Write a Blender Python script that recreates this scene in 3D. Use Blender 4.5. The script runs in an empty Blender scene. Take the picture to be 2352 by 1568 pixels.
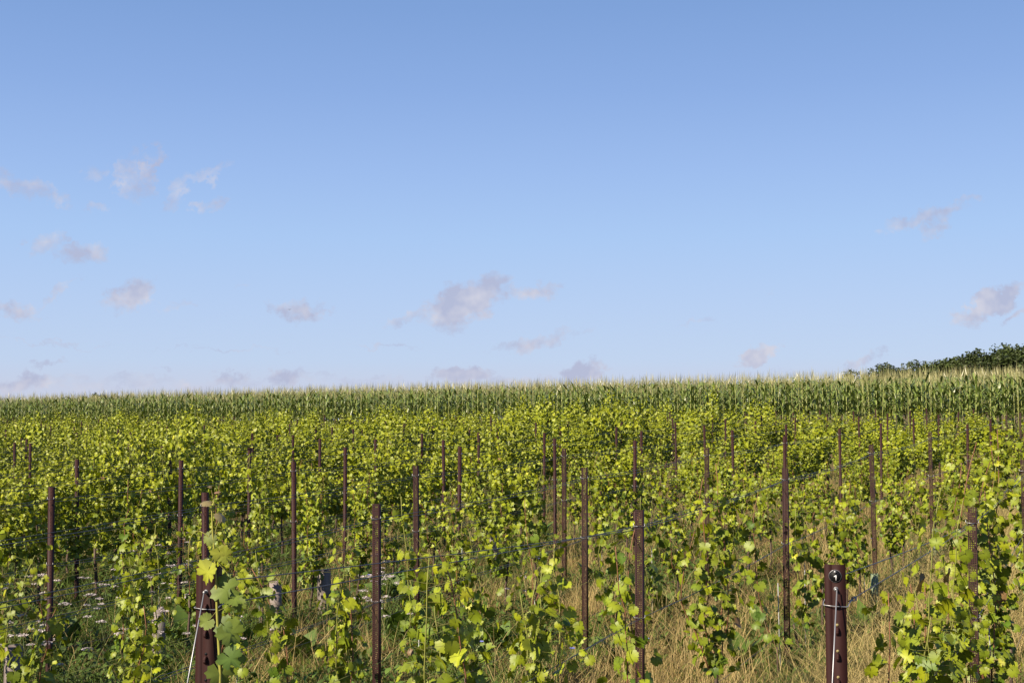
import bpy, math, random
import numpy as np
from mathutils import Vector, Matrix
SC = bpy.context.scene
COL = SC.collection
rng = np.random.default_rng(7)
random.seed(7)
PI = math.pi

# ------------------------------------------------------------------ camera
F = 2953.0            # focal length in pixels of a 2352 wide picture
EYE = 2.65
PITCH = math.atan(176 / F)
cam = bpy.data.cameras.new('camera')
cam.sensor_width = 36.0
cam.lens = F / 2352 * 36.0 * 0.99
cam.clip_start = 0.05
cam.clip_end = 5000
co = bpy.data.objects.new('camera', cam)
COL.objects.link(co)
co.location = (0, 0, EYE)
co.rotation_euler = (PI / 2 + PITCH, math.radians(0.25), 0)
SC.camera = co

# ------------------------------------------------------------------ light
SUN_AZ = math.radians(48)      # to the left of straight behind the camera
SUN_EL = math.radians(35)
sdir = Vector((-math.sin(SUN_AZ) * math.cos(SUN_EL), -math.cos(SUN_AZ) * math.cos(SUN_EL), math.sin(SUN_EL)))
sl = bpy.data.lights.new('sun', 'SUN')
sl.energy = 5.0
sl.angle = math.radians(0.5)
sl.color = (1.0, 0.88, 0.69)
so = bpy.data.objects.new('sun', sl)
COL.objects.link(so)
so.rotation_euler = sdir.to_track_quat('Z', 'Y').to_euler()
so.location = (-20, -20, 30)

SC.view_settings.view_transform = 'Standard'
SC.view_settings.look = 'None'
SC.view_settings.gamma = 1.0
SC.view_settings.exposure = 1.3

W = bpy.data.worlds.new('World')
SC.world = W
W.use_nodes = True
wt = W.node_tree
wt.nodes.clear()
wl = wt.links


class NT:
    """small helper for wiring value maths"""
    def __init__(s, t): s.t = t
    def n(s, typ, **kw):
        nd = s.t.nodes.new(typ)
        for k, v in kw.items(): setattr(nd, k, v)
        return nd
    def put(s, sock, v):
        if hasattr(v, 'default_value') or isinstance(v, bpy.types.NodeSocket): s.t.links.new(v, sock)
        else: sock.default_value = v
    def m(s, op, a, b=None, c=None, clamp=False):
        nd = s.n('ShaderNodeMath', operation=op, use_clamp=clamp)
        s.put(nd.inputs[0], a)
        if b is not None: s.put(nd.inputs[1], b)
        if c is not None: s.put(nd.inputs[2], c)
        return nd.outputs[0]
    def mix(s, f, a, b, blend='MIX'):
        nd = s.n('ShaderNodeMix', data_type='RGBA', blend_type=blend)
        s.put(nd.inputs['Factor'], f)
        s.put(nd.inputs['A'], a)
        s.put(nd.inputs['B'], b)
        return nd.outputs['Result']


N = NT(wt)
sky = N.n('ShaderNodeTexSky', sky_type='NISHITA')
sky.sun_disc = False
sky.sun_elevation = SUN_EL
# azimuth: sun_rotation 0 puts the sun at +Y, growing clockwise seen from above
sky.sun_rotation = math.atan2(sdir.x, sdir.y)
sky.altitude = 100
sky.air_density = 1.0
sky.dust_density = 0.6
sky.ozone_density = 1.3
SKY_TINT = (1.0, 1.0, 1.0)
tc = N.n('ShaderNodeTexCoord')
sp = N.n('ShaderNodeSeparateXYZ')
wl.new(tc.outputs['Generated'], sp.inputs[0])
yy = N.m('MAXIMUM', sp.outputs[1], 0.05)
U = N.m('DIVIDE', sp.outputs[0], yy)
V = N.m('DIVIDE', sp.outputs[2], yy)
cb = N.n('ShaderNodeCombineXYZ')
wl.new(U, cb.inputs[0]); wl.new(V, cb.inputs[1])


def noise(scale, detail, off=(0, 0, 0), rough=0.6, st=(1, 1, 1)):
    mp = N.n('ShaderNodeMapping')
    mp.inputs['Location'].default_value = off
    mp.inputs['Scale'].default_value = st
    wl.new(cb.outputs[0], mp.inputs[0])
    nz = N.n('ShaderNodeTexNoise')
    nz.inputs['Scale'].default_value = scale
    nz.inputs['Detail'].default_value = detail
    nz.inputs['Roughness'].default_value = rough
    wl.new(mp.outputs[0], nz.inputs['Vector'])
    return nz


n1 = noise(45, 7, rough=.68)
sc1 = N.n('ShaderNodeSeparateColor'); wl.new(n1.outputs['Color'], sc1.inputs[0])
n2 = noise(70, 8, (3, 7, 1), 0.68, (1, 1.7, 1))
Ud = N.m('ADD', U, N.m('MULTIPLY', N.m('SUBTRACT', sc1.outputs[0], 0.5), 0.072))
Vd = N.m('ADD', V, N.m('MULTIPLY', N.m('SUBTRACT', sc1.outputs[1], 0.5), 0.034))


def px_uv(px, py):
    dx = (px - 1176) / F; dy = (784 - py) / F
    y = math.cos(PITCH) - dy * math.sin(PITCH)
    z = math.sin(PITCH) + dy * math.cos(PITCH)
    return dx / y, z / y


# cloud: direction (as seen in the picture's pixels), half sizes, tilt in degrees, strength
CL = [(35, 415, 75, 26, -12, .9), (115, 440, 50, 16, -30, .8), (300, 400, 30, 60, 8, .75), (338, 380, 20, 56, -5, .95), (272, 400, 22, 45, 10, .8), (400, 440, 60, 22, 45, .7),
      (460, 402, 80, 15, 28, .65), (482, 460, 44, 12, 8, .75), (205, 385, 34, 24, 10, .7), (222, 471, 42, 10, -3, .7),
      (92, 555, 44, 26, 10, .85), (180, 575, 58, 27, 4, 1.0), (30, 705, 60, 24, -6, 1.1), (130, 660, 58, 10, 32, .75),
      (292, 678, 66, 32, 12, 1.25), (400, 700, 40, 9, 2, .6), (542, 658, 26, 5, 0, .45), (682, 712, 52, 26, -8, 1.1), (740, 705, 28, 17, 10, .7),
      (1060, 694, 100, 50, 20, 1.5), (1120, 655, 64, 28, 10, 1.15), (1225, 668, 72, 20, 8, 1.05), (945, 722, 52, 14, 24, .75), (1225, 785, 95, 18, 14, .95), (1320, 762, 50, 14, 15, .4),
      (880, 789, 95, 5, -2, .6), (120, 780, 150, 4, -4, .55), (520, 800, 170, 4, -2, .55), (1745, 818, 44, 24, 28, 1.4), (1602, 742, 32, 8, 15, .55),
      (1770, 680, 24, 6, 40, .3), (2130, 505, 105, 18, 18, .95), (2150, 525, 50, 12, 25, .8), (2238, 460, 30, 9, 12, .7),
      (2290, 700, 95, 24, 32, 1.35), (2345, 728, 34, 12, 35, .9), (1995, 828, 44, 14, 26, .9),
      (95, 828, 40, 10, 8, .8), (38, 875, 66, 22, 8, 1.2), (378, 846, 22, 5, 0, .5), (425, 880, 34, 14, 0, .8), (520, 868, 38, 18, 0, 1.0), (655, 868, 56, 20, 10, 1.1),
      (1062, 866, 62, 22, 5, 1.4), (1345, 858, 50, 26, 8, 1.3), (1180, 876, 200, 12, 0, .7), (330, 876, 500, 16, 0, .55), (900, 872, 300, 10, 0, .5), (1700, 862, 260, 10, 0, .35)]
tot = None
hi = None
for (cx, cy, rx, ry, an, st) in CL:
    u0, v0 = px_uv(cx, cy)
    a = math.radians(an)
    du = N.m('SUBTRACT', Ud, u0); dv = N.m('SUBTRACT', Vd, v0)
    ca, sa = math.cos(a), math.sin(a)
    p = N.m('MULTIPLY_ADD', du, ca * F / rx / 1.25, N.m('MULTIPLY', dv, sa * F / rx / 1.25))
    q = N.m('MULTIPLY_ADD', dv, ca * F / ry / 1.25, N.m('MULTIPLY', du, -sa * F / ry / 1.25))
    d2 = N.m('MULTIPLY_ADD', p, p, N.m('MULTIPLY', q, q))
    f = N.m('MULTIPLY', N.m('SUBTRACT', 1.0, d2, clamp=True), st)
    tot = f if tot is None else N.m('MAXIMUM', tot, f)
thr = N.m('MULTIPLY', N.m('SUBTRACT', n2.outputs['Fac'], 0.38, clamp=True), 1.35)
dens = N.m('SUBTRACT', tot, thr)
dens = N.m('POWER', N.m('MULTIPLY', dens, 1.15, clamp=True), 1.25)
fwd = N.m('GREATER_THAN', sp.outputs[1], 0.1)
dens = N.m('MULTIPLY', dens, fwd)
dens = N.m('MULTIPLY', dens, 0.85)
n3 = noise(30, 3, (9, 2, 4))
brt = N.m('MULTIPLY', N.m('SUBTRACT', n3.outputs['Fac'], 0.44, clamp=True), 5.0, clamp=True)
SKY_STR = 0.115
EXPO = 2 ** SC.view_settings.exposure
ln = N.n('ShaderNodeVectorMath', operation='NORMALIZE'); wl.new(tc.outputs['Generated'], ln.inputs[0])
spn = N.n('ShaderNodeSeparateXYZ'); wl.new(ln.outputs[0], spn.inputs[0])
rampS = N.n('ShaderNodeValToRGB')
STOPS = [(-.02, (.56, .60, .76)), (.022, (.55, .60, .77)), (.045, (.50, .62, .84)), (.085, (.455, .595, .86)), (.14, (.385, .56, .87)), (.19, (.325, .49, .83)), (.25, (.255, .41, .755)), (.31, (.205, .352, .68)), (.6, (.11, .23, .52)), (1.0, (.07, .16, .42))]
while len(rampS.color_ramp.elements) < len(STOPS): rampS.color_ramp.elements.new(.5)
for el_, (p_, c_) in zip(rampS.color_ramp.elements, STOPS):
    el_.position = (p_ + .05) / 1.05; el_.color = (*c_, 1)
wl.new(N.m('DIVIDE', N.m('ADD', spn.outputs[2], .05), 1.05), rampS.inputs[0])
vs_ = N.n('ShaderNodeVectorMath', operation='SCALE'); vs_.inputs['Scale'].default_value = 1 / (SKY_STR * EXPO)
wl.new(rampS.outputs[0], vs_.inputs[0])
skc = N.mix(.97, sky.outputs[0], vs_.outputs[0])
CF = 1 / (SKY_STR * EXPO)
cc = N.mix(brt, (0.455 * CF, 0.485 * CF, 0.655 * CF, 1), (0.66 * CF, 0.65 * CF, 0.74 * CF, 1))
skf = N.mix(dens, skc, cc)
bg = N.n('ShaderNodeBackground')
bg.inputs['Strength'].default_value = SKY_STR
wl.new(skf, bg.inputs['Color'])
wo = N.n('ShaderNodeOutputWorld')
wl.new(bg.outputs[0], wo.inputs['Surface'])

# ------------------------------------------------------------------ layout
T = 0.489                     # rows drift this much to the right per metre away
ROT = -math.atan(T)           # turns local +Y onto the row direction
X0 = 1.054                    # first row at depth 4.2
SPC = 2.058
NROW = 46
GY = [-60, 0, 8, 15, 23, 35, 45, 57, 80, 100, 140, 700]
GH = [-1.1, -.85, -.56, -.40, -.32, -.18, -.02, .24, .82, 1.1, 1.4, 1.5]


def ground_z(x, y):
    x = np.asarray(x, float); y = np.asarray(y, float)
    h = (np.interp(y - 2, GY, GH) + np.interp(y, GY, GH) + np.interp(y + 2, GY, GH)) / 3
    return h + 0.02 * np.clip(x, -60, 60) + 0.85


def gz(x, y): return float(ground_z(x, y))
def row_x(k, y): return X0 - SPC * k + T * (y - 4.2)
def edge_y(x): return 57.6 - 0.7 * x          # near border of the maize field
def row_end(k):                                # where row k stops, short of the maize
    a = X0 - SPC * k - T * 4.2
    return (57.6 - 0.7 * a) / (1 + 0.7 * T) - 2.2
def px_of(x, y): return 1176 + F * x / y


ORD = ['first', 'second', 'third', 'fourth', 'fifth', 'sixth', 'seventh', 'eighth', 'ninth', 'tenth', 'eleventh', 'twelfth',
       'thirteenth', 'fourteenth', 'fifteenth', 'sixteenth', 'seventeenth', 'eighteenth', 'nineteenth', 'twentieth']
TENS = ['twenty', 'thirty', 'forty', 'fifty', 'sixty', 'seventy']
def ordw(i):                                   # 0 -> first
    if i < 20: return ORD[i]
    t, u = divmod(i + 1, 10)
    if u == 0: return TENS[t - 2][:-1] + 'ieth'
    return TENS[t - 2] + '-' + ORD[u - 1]


# ------------------------------------------------------------------ mesh tools
class Acc:
    def __init__(s): s.v = []; s.f = []; s.c = []; s.n = 0
    def add(s, v, faces, col):
        v = np.asarray(v, np.float32).reshape(-1, 3)
        col = np.asarray(col, np.float32)
        if col.ndim == 1: col = np.repeat(col[None, :], len(v), 0)
        s.v.append(v); s.c.append(col)
        if isinstance(faces, np.ndarray): faces = [faces]
        for f in faces: s.f.append(np.asarray(f, np.int64) + s.n)
        s.n += len(v)
    def mesh(s, name, mat, smooth=False):
        me = bpy.data.meshes.new(name)
        v = np.concatenate(s.v); c = np.concatenate(s.c)
        loops = np.concatenate([f.ravel() for f in s.f])
        tot = np.concatenate([np.full(len(f), f.shape[1], np.int32) for f in s.f])
        st = np.concatenate([[0], np.cumsum(tot)[:-1]]).astype(np.int32)
        me.vertices.add(len(v)); me.vertices.foreach_set('co', v.ravel())
        me.loops.add(len(loops)); me.loops.foreach_set('vertex_index', loops.astype(np.int32))
        me.polygons.add(len(tot)); me.polygons.foreach_set('loop_start', st); me.polygons.foreach_set('loop_total', tot)
        if smooth: me.polygons.foreach_set('use_smooth', np.ones(len(tot), bool))
        at = me.color_attributes.new('tone', 'FLOAT_COLOR', 'POINT')
        at.data.foreach_set('color', np.concatenate([c, np.ones((len(c), 1), np.float32)], 1).ravel())
        me.update(calc_edges=True)
        me.materials.append(mat)
        return me


def scatter(acc, tv, tf, M, P, col, vc=None):
    """copies template tv/tf with matrices M (n,3,3) at P (n,3), colour per copy"""
    n = len(P); m = len(tv)
    if n == 0: return
    v = np.einsum('nij,mj->nmi', M, tv) + P[:, None, :]
    off = (np.arange(n) * m)[:, None, None]
    cc_ = np.repeat(col, m, 0)
    if vc is not None: cc_ = cc_ * np.tile(vc, n)[:, None]
    acc.add(v.reshape(-1, 3), [(f[None] + off).reshape(-1, f.shape[1]) for f in tf], cc_)


def nrm(a): return a / np.maximum(np.linalg.norm(a, axis=-1, keepdims=True), 1e-9)


def frames(tip, nor):
    y = nrm(tip); z = nor - (nor * y).sum(-1, keepdims=True) * y; z = nrm(z); x = np.cross(y, z)
    return np.stack([x, y, z], -1)


def tube(acc, pts, rad, col, sides=5):
    pts = np.asarray(pts, float); n = len(pts)
    rad = np.broadcast_to(np.asarray(rad, float), (n,))
    d = np.gradient(pts, axis=0); d = nrm(d)
    ref = np.array([1., 0, 0]) if abs(d[0][0]) < .9 else np.array([0, 1., 0])
    a = nrm(np.cross(d, ref)); b = np.cross(d, a)
    t = np.arange(sides) * 2 * PI / sides
    v = pts[:, None] + rad[:, None, None] * (np.cos(t)[None, :, None] * a[:, None] + np.sin(t)[None, :, None] * b[:, None])
    i = np.arange(n - 1)[:, None] * sides; j = np.arange(sides)[None]; j2 = (j + 1) % sides
    q = np.stack([i + j, i + j2, i + sides + j2, i + sides + j], -1).reshape(-1, 4)
    fs = [q, np.arange(sides)[::-1].reshape(1, -1), (np.arange(sides) + (n - 1) * sides).reshape(1, -1)]
    acc.add(v.reshape(-1, 3), fs, col)


def box(acc, x0, x1, y0, y1, z0, z1, col):
    v = np.array([(x, y, z) for z in (z0, z1) for y in (y0, y1) for x in (x0, x1)], float)
    f = np.array([[0, 2, 3, 1], [4, 5, 7, 6], [0, 1, 5, 4], [2, 6, 7, 3], [0, 4, 6, 2], [1, 3, 7, 5]])
    acc.add(v, f, col)


def obj(name, me, parent=None):
    o = bpy.data.objects.new(name, me)
    COL.objects.link(o)
    if parent is not None: o.parent = parent
    return o
def empty(name): return obj(name, None)
def tag(o, label=None, cat=None, group=None, kind=None):
    if label: o['label'] = label
    if cat: o['category'] = cat
    if group: o['group'] = group
    if kind: o['kind'] = kind
    return o
def copy_tree(o, parent=None):
    c = o.copy(); COL.objects.link(c); c.parent = parent
    for ch in o.children: copy_tree(ch, c)
    return c
def walk(o, fn):
    fn(o)
    for ch in o.children: walk(ch, fn)


# ------------------------------------------------------------------ materials
def mat_new(name):
    m = bpy.data.materials.new(name); m.use_nodes = True
    t = m.node_tree; b = t.nodes['Principled BSDF']; o = t.nodes['Material Output']
    return m, NT(t), b, o


AL = 0.58       # overall reflectance of the painted tones


def leaf_mat(name, trans=0.35, rough=0.5, spec=0.35, tmul=(1.3, 1.4, 0.5), var=0.25, scale=30.):
    m, n, b, o = mat_new(name)
    at = n.n('ShaderNodeAttribute', attribute_name='tone')
    oi = n.n('ShaderNodeObjectInfo')
    geo = n.n('ShaderNodeTexCoord')
    nz = n.n('ShaderNodeTexNoise'); nz.inputs['Scale'].default_value = scale; nz.inputs['Detail'].default_value = 2
    n.t.links.new(geo.outputs['Object'], nz.inputs['Vector'])
    k = n.m('MULTIPLY_ADD', nz.outputs['Fac'], var * 2, 1 - var)
    k = n.m('MULTIPLY', k, n.m('MULTIPLY_ADD', oi.outputs['Random'], 0.26 * AL, 0.87 * AL))
    vm = n.n('ShaderNodeVectorMath', operation='SCALE')
    n.t.links.new(at.outputs['Color'], vm.inputs[0]); n.t.links.new(k, vm.inputs['Scale'])
    n.t.links.new(vm.outputs[0], b.inputs['Base Color'])
    b.inputs['Roughness'].default_value = rough
    b.inputs['Specular IOR Level'].default_value = spec
    if trans > 0:
        tr = n.n('ShaderNodeBsdfTranslucent')
        tm = n.n('ShaderNodeVectorMath', operation='MULTIPLY'); tm.inputs[1].default_value = tmul
        n.t.links.new(vm.outputs[0], tm.inputs[0]); n.t.links.new(tm.outputs[0], tr.inputs['Color'])
        ms = n.n('ShaderNodeMixShader'); ms.inputs[0].default_value = trans
        n.t.links.new(b.outputs[0], ms.inputs[1]); n.t.links.new(tr.outputs[0], ms.inputs[2])
        n.t.links.new(ms.outputs[0], o.inputs['Surface'])
    return m


def plain_mat(name, col, rough=0.5, metal=0.0, var=0.15, scale=40., spec=0.5, bump=0.0):
    m, n, b, o = mat_new(name)
    geo = n.n('ShaderNodeTexCoord')
    nz = n.n('ShaderNodeTexNoise'); nz.inputs['Scale'].default_value = scale; nz.inputs['Detail'].default_value = 5
    n.t.links.new(geo.outputs['Object'], nz.inputs['Vector'])
    k = n.m('MULTIPLY_ADD', nz.outputs['Fac'], var * 2 * AL, (1 - var) * AL)
    vm = n.n('ShaderNodeVectorMath', operation='SCALE'); vm.inputs[0].default_value = col
    n.t.links.new(k, vm.inputs['Scale']); n.t.links.new(vm.outputs[0], b.inputs['Base Color'])
    b.inputs['Roughness'].default_value = rough; b.inputs['Metallic'].default_value = metal
    b.inputs['Specular IOR Level'].default_value = spec
    if bump:
        bp = n.n('ShaderNodeBump'); bp.inputs['Strength'].default_value = bump; bp.inputs['Distance'].default_value = 0.004
        n.t.links.new(nz.outputs['Fac'], bp.inputs['Height']); n.t.links.new(bp.outputs[0], b.inputs['Normal'])
    return m


M_LEAF = leaf_mat('vine_leaf', 0.15, 0.5, 0.3)
M_STEM = leaf_mat('vine_stem', 0.0, 0.6, 0.3)
M_MAIZE = leaf_mat('maize_leaf', 0.15, 0.36, 0.6, (1.2, 1.3, .5), 0.15, 3.)
M_GRASS = leaf_mat('grass_blade', 0.25, 0.6, 0.25, (1.1, 1.1, .8), 0.3, 1.2)
M_TREE = leaf_mat('tree_leaf', 0.15, 0.6, 0.25, (1.2, 1.3, .6), 0.3, 0.6)
M_POST = plain_mat('brown_powder_coat', (0.075, 0.016, 0.014), 0.42, 0.0, 0.22, 25, 0.5)
M_WIRE = plain_mat('galvanised_wire', (0.17, 0.18, 0.21), 0.42, 0.7, 0.2, 20)
M_WIREY = plain_mat('yellow_wire', (0.42, 0.42, 0.10), 0.6, 0.0, 0.2, 20)
M_ZINC = plain_mat('bright_zinc', (0.42, 0.42, 0.44), 0.4, 0.6, 0.12, 60)
M_STAKE = plain_mat('white_fibreglass', (0.42, 0.42, 0.40), 0.6, 0, 0.2, 30)
M_GUARD = plain_mat('weathered_beige_plastic', (0.25, 0.20, 0.18), 0.7, 0, 0.2, 14)
M_GUARDG = plain_mat('pale_green_plastic', (0.20, 0.25, 0.14), 0.5, 0, 0.15, 14)
M_BLACK = plain_mat('black_plastic', (0.008, 0.008, 0.010), 0.6, 0, 0.1, spec=.15)
M_WHITE = plain_mat('white_print', (0.8, 0.8, 0.8), 0.5, 0, 0.05)
M_BIRD = plain_mat('bird_plumage', (0.03, 0.03, 0.04), 0.7)
M_FLOWER = leaf_mat('petal', 0.2, 0.7, 0.2, (1, 1, 1), 0.1, 60)

# ------------------------------------------------------------------ ground
def build_ground():
    xs = np.unique(np.concatenate([np.linspace(-700, -70, 30), np.arange(-70, 70, 1.0), np.linspace(70, 700, 30)]))
    ys = np.unique(np.concatenate([np.linspace(-60, 2, 20), np.arange(2, 130, 1.0), np.linspace(130, 900, 40)]))
    X, Y = np.meshgrid(xs, ys)
    Z = ground_z(X, Y) + 0.03 * np.sin(X * 1.3 + np.sin(Y * .7)) * np.cos(Y * 1.1 + .3 * X)
    v = np.stack([X, Y, Z], -1).reshape(-1, 3)
    nx = len(xs)
    i = (np.arange(len(ys) - 1)[:, None] * nx + np.arange(nx - 1)[None]).ravel()
    q = np.stack([i, i + 1, i + nx + 1, i + nx], -1)
    m, n, b, o = mat_new('straw_and_soil')
    geo = n.n('ShaderNodeTexCoord')
    def nz(s, d, r=.6):
        a = n.n('ShaderNodeTexNoise'); a.inputs['Scale'].default_value = s; a.inputs['Detail'].default_value = d; a.inputs['Roughness'].default_value = r
        n.t.links.new(geo.outputs['Object'], a.inputs['Vector']); return a.outputs['Fac']
    big = nz(0.35, 3); mid = nz(2.2, 5); fine = nz(26, 6, .75)
    def ss(v, lo, hi): return n.m('DIVIDE', n.m('SUBTRACT', v, lo), hi - lo, clamp=True)
    c = n.mix(ss(fine, .35, .65), (0.045, 0.026, 0.015, 1), (0.22, 0.155, 0.082, 1))
    c = n.mix(n.m('MULTIPLY', ss(mid, .48, .62), .75), c, (0.057, 0.082, 0.02, 1))
    c = n.mix(n.m('MULTIPLY', ss(big, .5, .7), .5), c, (0.041, 0.07, 0.017, 1))
    n.t.links.new(c, b.inputs['Base Color']); b.inputs['Roughness'].default_value = 0.95
    b.inputs['Specular IOR Level'].default_value = 0.1
    bp = n.n('ShaderNodeBump'); bp.inputs['Strength'].default_value = 0.9; bp.inputs['Distance'].default_value = 0.06
    n.t.links.new(fine, bp.inputs['Height']); n.t.links.new(bp.outputs[0], b.inputs['Normal'])
    a = Acc(); a.add(v, q, (1, 1, 1))
    g = obj('ground', a.mesh('ground', m, True)); tag(g, kind='structure')


build_ground()

# ------------------------------------------------------------------ posts
POSTH = 1.8


def plain_post_mesh():
    a = Acc(); w = .021; d = .036; t = .003
    c = (1, 1, 1)
    # C channel with a raised middle rib: outer profile swept upward
    prof = [(-w, d), (-w, 0), (-.011, 0), (-.009, -.006), (.009, -.006), (.011, 0), (w, 0), (w, d), (w - t, d), (w - t, t), (.010, t), (.0075, -.003), (-.0075, -.003), (-.010, t), (-w + t, t), (-w + t, d)]
    z0, z1 = -.25, POSTH
    n = len(prof)
    v = [(x, y, z0) for x, y in prof] + [(x, y, z1) for x, y in prof]
    q = np.array([[i, (i + 1) % n, n + (i + 1) % n, n + i] for i in range(n)])
    h = n // 2
    cap = np.array([[n + i, n + (i + 1), n + n - 2 - i, n + n - 1 - i] for i in range(0, h - 1)])
    a.add(v, [q, cap], c)
    # punched column of small tabs near one edge and round holes
    for z in np.arange(.25, POSTH - .03, .028):
        box(a, .0150, .0185, -.003, .0005, z, z + .010, (4.2, 5.5, 5.5))
    return a.mesh('trellis_post', M_POSTC)


def perforated_post_mesh():
    a = Acc(); w = .0245; cell = .012
    nx = 4; nz_ = int((POSTH + .05) / .0130)
    col = (1, 1, 1)
    def sheet(org, ux, cw, nx, chz, nzz):
        org = np.array(org, float); ux = np.array(ux, float); uz = np.array([0, 0, 1.])
        base = np.array([(0, 0), (1, 0), (1, 1), (0, 1), (.5, .17), (.83, .5), (.5, .83), (.17, .5)])
        f = np.array([[0, 1, 4], [1, 5, 4], [1, 2, 5], [2, 6, 5], [2, 3, 6], [3, 7, 6], [3, 0, 7], [0, 4, 7]])
        I, J = np.meshgrid(np.arange(nx), np.arange(nzz)); I = I.ravel(); J = J.ravel()
        p = (base[None, :, 0] + I[:, None]) * cw; qz = (base[None, :, 1] + J[:, None]) * chz
        v = org + p[..., None] * ux + qz[..., None] * uz
        off = (np.arange(len(I)) * 8)[:, None, None]
        a.add(v.reshape(-1, 3), (f[None] + off).reshape(-1, 3), col)
    sheet((-w + .004, 0, -.05), (1, 0, 0), (2 * w - .008) / nx, nx, .0130, nz_)
    H = nz_ * .0130 - .05
    box(a, -w, -w + .004, 0, .034, -.25, H, col)
    box(a, w - .004, w, 0, .034, -.25, H, col)
    box(a, -w + .004, w - .004, 0, .003, -.25, -.05, col)
    return a.mesh('trellis_post', M_POSTC)


# post paint that also carries the per-point tone (punched tabs are a bit lighter)
M_POSTC, n_, b_, o_ = mat_new('brown_post_paint')
at_ = n_.n('ShaderNodeAttribute', attribute_name='tone')
tc_ = n_.n('ShaderNodeTexCoord'); nz_a = n_.n('ShaderNodeTexNoise'); nz_a.inputs['Scale'].default_value = 18; nz_a.inputs['Detail'].default_value = 6
n_.t.links.new(tc_.outputs['Object'], nz_a.inputs['Vector'])
k_ = n_.m('MULTIPLY_ADD', nz_a.outputs['Fac'], .6, .7)
v_ = n_.n('ShaderNodeVectorMath', operation='MULTIPLY'); v_.inputs[1].default_value = (0.020, 0.0050, 0.0043)
n_.t.links.new(at_.outputs['Color'], v_.inputs[0])
v2_ = n_.n('ShaderNodeVectorMath', operation='SCALE'); n_.t.links.new(v_.outputs[0], v2_.inputs[0]); n_.t.links.new(k_, v2_.inputs['Scale'])
n_.t.links.new(v2_.outputs[0], b_.inputs['Base Color']); b_.inputs['Roughness'].default_value = .6; b_.inputs['Specular IOR Level'].default_value = .25

ME_PLAIN = plain_post_mesh(); ME_PERF = perforated_post_mesh()
ah = Acc()
tube(ah, [(-.036, .008, .016), (-.036, .008, .002), (-.030, .006, -.002), (-.027, -.009, -.002), (.027, -.009, -.002), (.030, .006, -.002), (.036, .008, .002), (.036, .008, .016)], .0022, (1, 1, 1), 5)
ME_HOOK = ah.mesh('wire_hook', M_ZINC)
WLV = [1.70, 1.15, 0.75]     # heights of the wire pairs


def proto_post(me):
    p = obj('trellis_post', me)
    for h in WLV[:2]:
        k = obj('wire_hook', ME_HOOK, p); k.location = (0, 0, h)
    return p


POSTS = {0: [7.53, 11.35, 15.0, 18.7], 1: [7.8, 11.05, 14.8, 18.9, 23.0, 26.7, 30.2, 33.6], 2: [5.2, 8.59, 11.8, 15.14, 18.5, 22.0, 25.5, 29.3, 33.1],
         3: [6.5, 9.853, 12.72, 15.97, 18.2, 22.7], 4: [7.6, 10.86, 14.0, 17.36, 20.24], 5: [11.8, 15.07, 18.2, 20.8, 24.3], 6: [12.8, 16.1, 19.2, 22.4]}
pr = random.Random(3)
protoA = proto_post(ME_PLAIN); protoP = proto_post(ME_PERF)
first = {0: protoA, 1: protoP}; usedp = {0: False, 1: False}
ALLPOSTS = []
for k in range(NROW):
    ye = row_end(k)
    ys = list(POSTS.get(k, []))
    if not ys:
        y = 1.13 + 2.32 * k + pr.uniform(-1.5, .8)
        ys = [y]
    while ys[-1] + 3.6 < ye:
        ys.append(ys[-1] + pr.uniform(3.35, 3.75))
    cnt = 0
    for y in ys:
        x = row_x(k, y)
        p = px_of(x, y)
        if p < -140 or p > 2480 or k > 33: continue
        perf = (k <= 2 and not (k == 2 and y > 17)) or (k == 3 and 12 < y < 17)
        if k in (1, 2) and y > 19 and pr.random() < .5: perf = False
        t = 1 if perf else 0
        if y > 24: src = obj('trellis_post', ME_PERF if perf else ME_PLAIN)     # too small to show its hooks
        elif not usedp[t]: src = first[t]; usedp[t] = True
        else: src = copy_tree(first[t])
        src.location = (x, y, gz(x, y) + (0 if k < 7 else pr.uniform(-.06, .05)))
        src.rotation_euler = (pr.uniform(-.02, .02), pr.uniform(-.012, .012), ROT)
        tag(src, '%s brown post, %s from the front of the %s row from the right' % ('perforated' if perf else 'solid', ordw(cnt), ordw(k)),
            'post', 'brown trellis posts in the vine rows')
        ALLPOSTS.append((k, y)); cnt += 1


# ---- end posts
def disc(acc, c, r, y, col, n=28, thick=.003):
    t = np.arange(n) * 2 * PI / n
    v = [(c[0] + r * math.cos(a), y, c[1] + r * math.sin(a)) for a in t] + [(c[0] + r * math.cos(a), y + thick, c[1] + r * math.sin(a)) for a in t]
    q = np.array([[i, n + i, n + (i + 1) % n, (i + 1) % n] for i in range(n)])
    acc.add(v, [q, np.arange(n).reshape(1, -1), (np.arange(n)[::-1] + n).reshape(1, -1)], col)


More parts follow.
